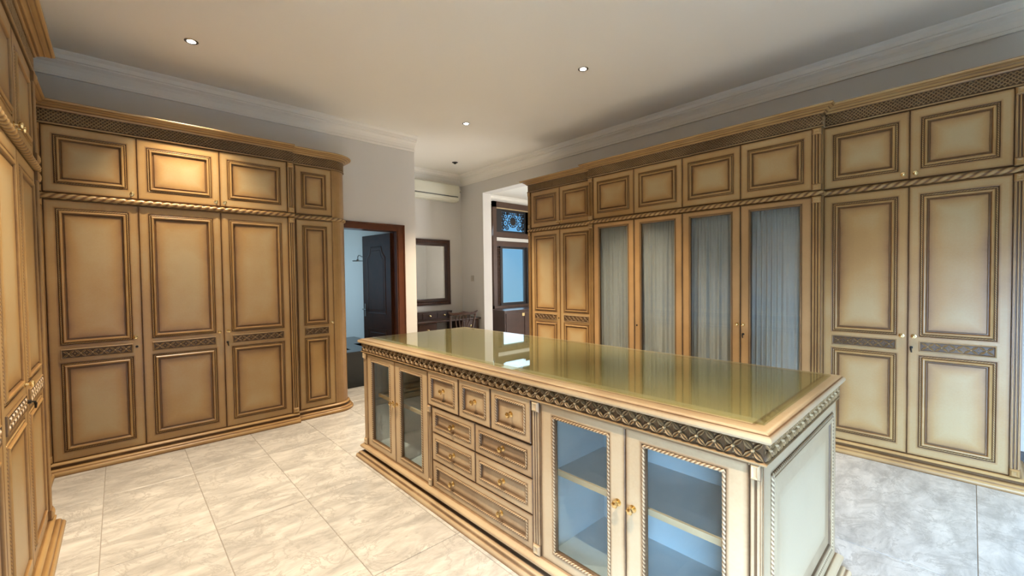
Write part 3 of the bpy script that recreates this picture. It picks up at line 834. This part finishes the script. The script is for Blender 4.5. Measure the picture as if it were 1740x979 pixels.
MB().box(.045, W - .045, .045, D - .045, .962, .999, 0).build('top_board', M['pale'], isl)
# rosettes of the frieze, one by one
rb = MB(); pr = .0306
for k in range(4):
    a = math.atan2(.0300 * (1 if k < 2 else -1), pr * (1 if k in (0, 3) else -1))
    petal(rb, 0, 0, a, .0425, .0098, .006, .021, .16, .85)
stud(rb, 0, 0, .0062, .012, .0225, .02)
for s in (-1, 1):
    stud(rb, s * pr * .0, s * .021, .0035, .006, .012, .25, 6)
rb.add([(-pr + .003, -.007, 0), (-pr + .0085, -.0105, .0), (-pr + .003, -.007, .012), (-pr + .003, -.007, -.012)], [(0, 1, 2), (0, 3, 1)], .5)
ROS = rb.mesh('rosette', M['carve'], 50)
n = 50; p = (W + .012) / n
for i in range(n): link('rosette', ROS, isl, (-.006 + p * (i + .5), 0, .931))
n2 = 17; p2 = (D + .012) / n2
for i in range(n2):
    link('rosette', ROS, isl, (W, -.006 + p2 * (i + .5), .931), (0, 0, PI / 2))
    link('rosette', ROS, isl, (0, -.006 + p2 * (i + .5), .931), (0, 0, -PI / 2))
# glass sheet lying on the island
a0, a1, b0, b1 = 1.545, 2.515, .458, 3.425
gl = lambda i, z: [(a0 + i, b0 + i, z), (a1 - i, b0 + i, z), (a1 - i, b1 - i, z), (a0 + i, b1 - i, z)]
tag(MB().rings([(gl(0, 1.002), 0), (gl(0, 1.009), 0), (gl(.018, 1.014), 0)], cap_first=True).build('glass_sheet', M['top_glass']), 'thick greenish glass with bright reflections, covering the island top', 'glass top')

# ================================================================ FIXTURES AND THE ROOMS BEYOND
ringm = MB().lathe([(.030, .004), (.032, -.004), (.044, -.006), (.050, -.003), (.050, .0)], 24).mesh('ring', M['chrome'], 40)
lampm = MB().lathe([(.029, .0), (.0, -.001)], 20).mesh('lamp', M['lamp'])
def downlight(x, y, label, power=SPOT_W, color=WARM, group='recessed ceiling spotlights'):
    t = thing('downlight', label, 'ceiling light', (x, y, ZC - .001), 0, group)
    link('ring', ringm, t)
    link('lamp', lampm, t, (0, 0, -.003))
    ld = bpy.data.lights.new('spot', 'SPOT'); ld.energy = power; ld.color = color; ld.spot_size = R(78); ld.spot_blend = .8; ld.shadow_soft_size = .03
    o = bpy.data.objects.new('spot', ld); C.objects.link(o); o.parent = t; o.location = (0, 0, -.012)
downlight(.50, 4.436, 'lit recessed spotlight above the left wardrobe, leftmost of the ceiling lights', power=300)
downlight(3.346, 2.566, 'lit recessed spotlight above the island, nearest the right wardrobes')
downlight(3.366, 4.476, 'small lit recessed spotlight in the middle distance, lowest in the photo', power=700)
downlight(.50, 2.5, 'recessed spotlight above the camera')
downlight(.50, .4, 'recessed spotlight behind the camera on the left')
downlight(3.35, .4, 'recessed spotlight behind the camera on the right', power=130)
for q in ((6.5, 4.4, 'near the opening'), (6.9, 1.2, 'above the dark sideboard'), (8.2, 5.6, 'near the window')):  # unseen spots added to brighten the bedroom walls
    downlight(q[0], q[1], 'added spotlight in the bedroom ceiling, ' + q[2], power=620, color=(1, .90, .78), group='added bedroom spotlights')
t = thing('ceiling_fitting', 'small dark round fitting in the ceiling near the air conditioner', 'ceiling fitting', (4.334, 6.101, ZC - .001))
MB().lathe([(0, -.012), (.03, -.012), (.05, -.004), (.052, 0)], 20).build('rim', M['slot'], t)
MB().lathe([(0, -.028), (.02, -.026), (.026, -.012)], 14).build('lens', M['black_stone'], t)

# air conditioner on the recess wall
ac = thing('air_conditioner', 'cream wall-mounted air conditioner high on the recess wall', 'air conditioner', (3.78, 6.9, 2.96))
pf = [(0, 0), (-.10, .0), (-.17, .03), (-.20, .085), (-.205, .14), (-.20, .25), (-.18, .30), (-.14, .325), (0, .33)]
b = MB(); n = len(pf); w = 1.08
b.add([(x, y, z) for x in (0, .006, w - .006, w) for y, z in [((q[0] * (.97 if x in (0, w) else 1)), q[1]) for q in pf]],
      [tuple(range(n))[::-1], tuple(range(3 * n, 4 * n))] + [(k * n + i, k * n + (i + 1) % n, (k + 1) * n + (i + 1) % n, (k + 1) * n + i) for k in range(3) for i in range(n)])
b.build('housing', M['plastic'], ac, smooth=35)
MB().box(.03, w - .04, -.206, -.19, .078, .092).build('slot', M['slot'], ac)
v = MB(); v.add([(.04, -.199, .066), (w - .05, -.199, .066), (w - .05, -.132, .002), (.04, -.132, .002), (.04, -.195, .070), (w - .05, -.195, .070), (w - .05, -.128, .006), (.04, -.128, .006)],
                [(0, 1, 2, 3), (4, 7, 6, 5), (0, 4, 5, 1), (1, 5, 6, 2), (2, 6, 7, 3), (3, 7, 4, 0)])
v.build('louvre', M['plastic'], ac)
MB().tube([(w - .02, -.16, .21), (w + .06, -.16, .215), (w + .08, -.12, .215), (w + .08, 0, .215)], .012).build('pipe', M['plastic'], ac)

# mirror
mi = thing('wall_mirror', 'tall wall mirror in a wide carved dark frame above the desk', 'mirror', (3.80, 6.9, .99))
mw, mh = .935, 1.24
prof = [(0, 0), (0, .028), (.008, .036), (.022, .040), (.034, .030), (.05, .028), (.062, .036), (.085, .040), (.10, .030), (.112, .022), (.125, .020), (.125, 0)]
b = MB()
b.rings([([(i, -d, i), (mw - i, -d, i), (mw - i, -d, mh - i), (i, -d, mh - i)], 0) for i, d in prof], close=False)
b.build('frame', M['dark_wood'], mi, smooth=25)
car = MB()
for k in range(30):
    for (x, z) in ((.045, .06 + k * (mh - .12) / 29), (mw - .045, .06 + k * (mh - .12) / 29)):
        car.lathe([(0, .036), (.010, .035), (.014, .028)], 6, 'y', (x, 0, z))
for k in range(22):
    for z in (.045, mh - .045): car.lathe([(0, .036), (.010, .035), (.014, .028)], 6, 'y', (.08 + k * (mw - .16) / 21, 0, z))
car.build('carved_beads', M['mahogany'], mi)
MB().box(.12, mw - .12, -.016, -.004, .12, mh - .12).build('mirror_glass', M['mirror'], mi)

# desk with a low gallery
dk = thing('writing_desk', 'dark carved wooden desk with a raised back ledge under the mirror', 'desk', (3.66, 6.87, 0))
MB().box(0, 1.34, -.55, 0, .725, .75).sweep([(0, .72, 0), (.012, .724, 0), (.02, .735, 0), (.016, .75, 0), (0, .755, 0)], [(0, -.55), (1.34, -.55), (1.34, 0)]).build('desk_top', M['dark_wood'], dk)
MB().box(.0, .98, -.16, -.14, .75, .86).box(0, .98, -.17, -.01, .86, .885).box(0, .02, -.16, -.01, .75, .86).box(.96, .98, -.16, -.01, .75, .86).build('gallery', M['dark_wood'], dk)
for k in range(3): 
    g = MB().box(.04 + k * .31, .32 + k * .31, -.168, -.16, .765, .85).build('small_drawer', M['dark_wood'], dk)
    link('knob', KNOB, g, (.18 + k * .31, -.168, .807))
for x in (.03, .955):
    MB().box(x, x + .38, -.52, -.03, .06, .72).build('pedestal', M['dark_wood'], dk)
    for k in range(3):
        g = MB().box(x + .02, x + .36, -.535, -.52, .09 + k * .21, .28 + k * .21).build('drawer', M['dark_wood'], dk)
        link('knob', KNOB, g, (x + .19, -.535, .185 + k * .21))
MB().box(.02, 1.32, -.54, -.02, 0, .06).build('base', M['dark_wood'], dk)

# chair with its back to us
ch = thing('wooden_chair', 'dark wooden chair with a curved crest rail and splats, pushed up to the desk', 'chair', (4.33, 6.0, 0), R(-6))
for sx in (-1, 1):
    MB().tube([(sx * .20, -.04, 0), (sx * .20, .0, .44)], [.016, .022], 8).build('leg', M['dark_wood'], ch)
    MB().tube([(sx * .22, .40, 0), (sx * .22, .39, .44)], [.014, .024], 8).build('leg', M['dark_wood'], ch)
    MB().tube([(sx * .20, .0, .44), (sx * .215, -.03, .62), (sx * .235, -.07, .80), (sx * .245, -.09, .87)], [.022, .020, .018, .018], 8).build('back_post', M['dark_wood'], ch)
MB().prism([(-.22, -.02), (.22, -.02), (.25, .43), (-.25, .43)], .42, .46).build('seat', M['dark_wood'], ch)
MB().prism([(-.19, .01), (.19, .01), (.22, .40), (-.22, .40)], .46, .49).build('cushion', M['black_wood'], ch)
cr = [(-.285, -.10, .925), (-.26, -.098, .905), (-.20, -.10, .885), (-.10, -.105, .885), (0, -.108, .90), (.10, -.105, .885), (.20, -.10, .885), (.26, -.098, .905), (.285, -.10, .925)]
MB().tube(cr, [.012, .02, .024, .026, .03, .026, .024, .02, .012], 8).build('crest_rail', M['dark_wood'], ch, smooth=50)
for k in range(5):
    x = (k - 2) * .055
    MB().tube([(x * .7, .0, .46), (x * .8 + (.012 if k % 2 else -.012), -.04, .62), (x * 1.25, -.07, .76), (x * 1.1, -.10, .88)], [.012, .010, .010, .012], 6).build('splat', M['dark_wood'], ch, smooth=50)
MB().tube([(-.2, .02, .2), (.2, .02, .2)], .010, 6).build('stretcher', M['dark_wood'], ch)

tsw = thing('light_switch', 'small square light switch on the wall beside the bedroom opening', 'switch', (5.03, 6.557, 1.487))
MB().box(-.008, 0, -.04, .04, -.055, .055).build('plate', M['switch'], tsw)
MB().box(-.012, -.008, -.018, .018, -.025, .025).build('rocker', M['switch'], tsw)

# chest under the bedroom window
cs = thing('wooden_chest', 'low dark chest with brass plates below the bedroom window', 'chest', (6.44, 7.22, 0))
MB().box(0, 1.8, 0, .6, .05, .70).build('body', M['dark_wood'], cs)
MB().box(-.02, 1.82, -.02, .62, .70, .735).build('lid', M['dark_wood'], cs)
MB().box(-.01, 1.81, -.01, .61, 0, .05).build('base', M['dark_wood'], cs)
for k in range(3):
    p_ = MB().box(.04 + k * .59, .58 + k * .59, -.012, 0, .09, .66).build('front_panel', M['dark_wood'], cs)
    MB().box(.54 + k * .59, .62 + k * .59, -.018, -.012, .58, .65).build('brass_plate', M['brass'], p_)

# furniture seen in the mirror
hb_ = thing('sideboard', 'dark wooden sideboard across the bedroom, seen in the mirror on the left', 'sideboard', (6.0, -.94, 0))
MB().box(0, 1.9, 0, .5, .06, .82).build('body', M['mahogany'], hb_)
MB().box(-.02, 1.92, 0, .52, .82, .86).build('top', M['mahogany'], hb_)
for k in range(4): MB().box(.04 + k * .46, .47 + k * .46, .5, .515, .1, .78).build('door', M['mahogany'], hb_)
MB().box(.02, 1.88, .02, .48, 0, .06).build('base', M['mahogany'], hb_)
hc = thing('sideboard', 'lower dark cabinet on the right wall of the bedroom, seen in the mirror', 'sideboard', (8.97, .3, 0))
MB().box(-.5, 0, 0, 2.0, .06, .60).build('body', M['mahogany'], hc)
MB().box(-.52, 0, -.02, 2.02, .60, .64).build('top', M['mahogany'], hc)
for k in range(4): MB().box(-.515, -.5, .04 + k * .49, .49 + k * .49, .1, .57).build('door', M['mahogany'], hc)

# bathroom: black stone bath surround and shower head
bt = thing('bath_surround', 'black stone bath surround just inside the bathroom doorway', 'bath', (0, 0, 0))
MB().prism([(1.05, 5.78), (2.62, 5.78), (2.62, 6.5), (2.99, 6.5), (2.99, 7.3), (1.05, 7.3)], .0, .47).build('surround', M['black_stone'], bt)
b = MB().box(1.03, 2.64, 5.76, 5.98, .47, .50).box(1.03, 1.25, 5.98, 7.3, .47, .50).box(1.25, 2.99, 6.75, 7.3, .47, .50).box(2.4, 2.64, 5.98, 6.75, .47, .50).box(2.64, 2.99, 6.48, 6.75, .47, .50)
b.build('rim', M['black_stone'], bt)
shd = thing('shower_head', 'flat round shower head on a bent arm over the bath', 'shower head', (2.885, 6.83, 1.80))
MB().lathe([(0, -.012), (.080, -.012), (.085, -.004), (.080, .004), (.02, .012), (.015, .03), (0, .03)], 24).build('head', M['chrome'], shd, smooth=35)
MB().tube([(0, 0, .03), (0, 0, .06), (.015, 0, .085), (.04, 0, .088), (.065, 0, .07), (.113, 0, .065)], .009, 8).build('arm', M['chrome'], shd, smooth=50)
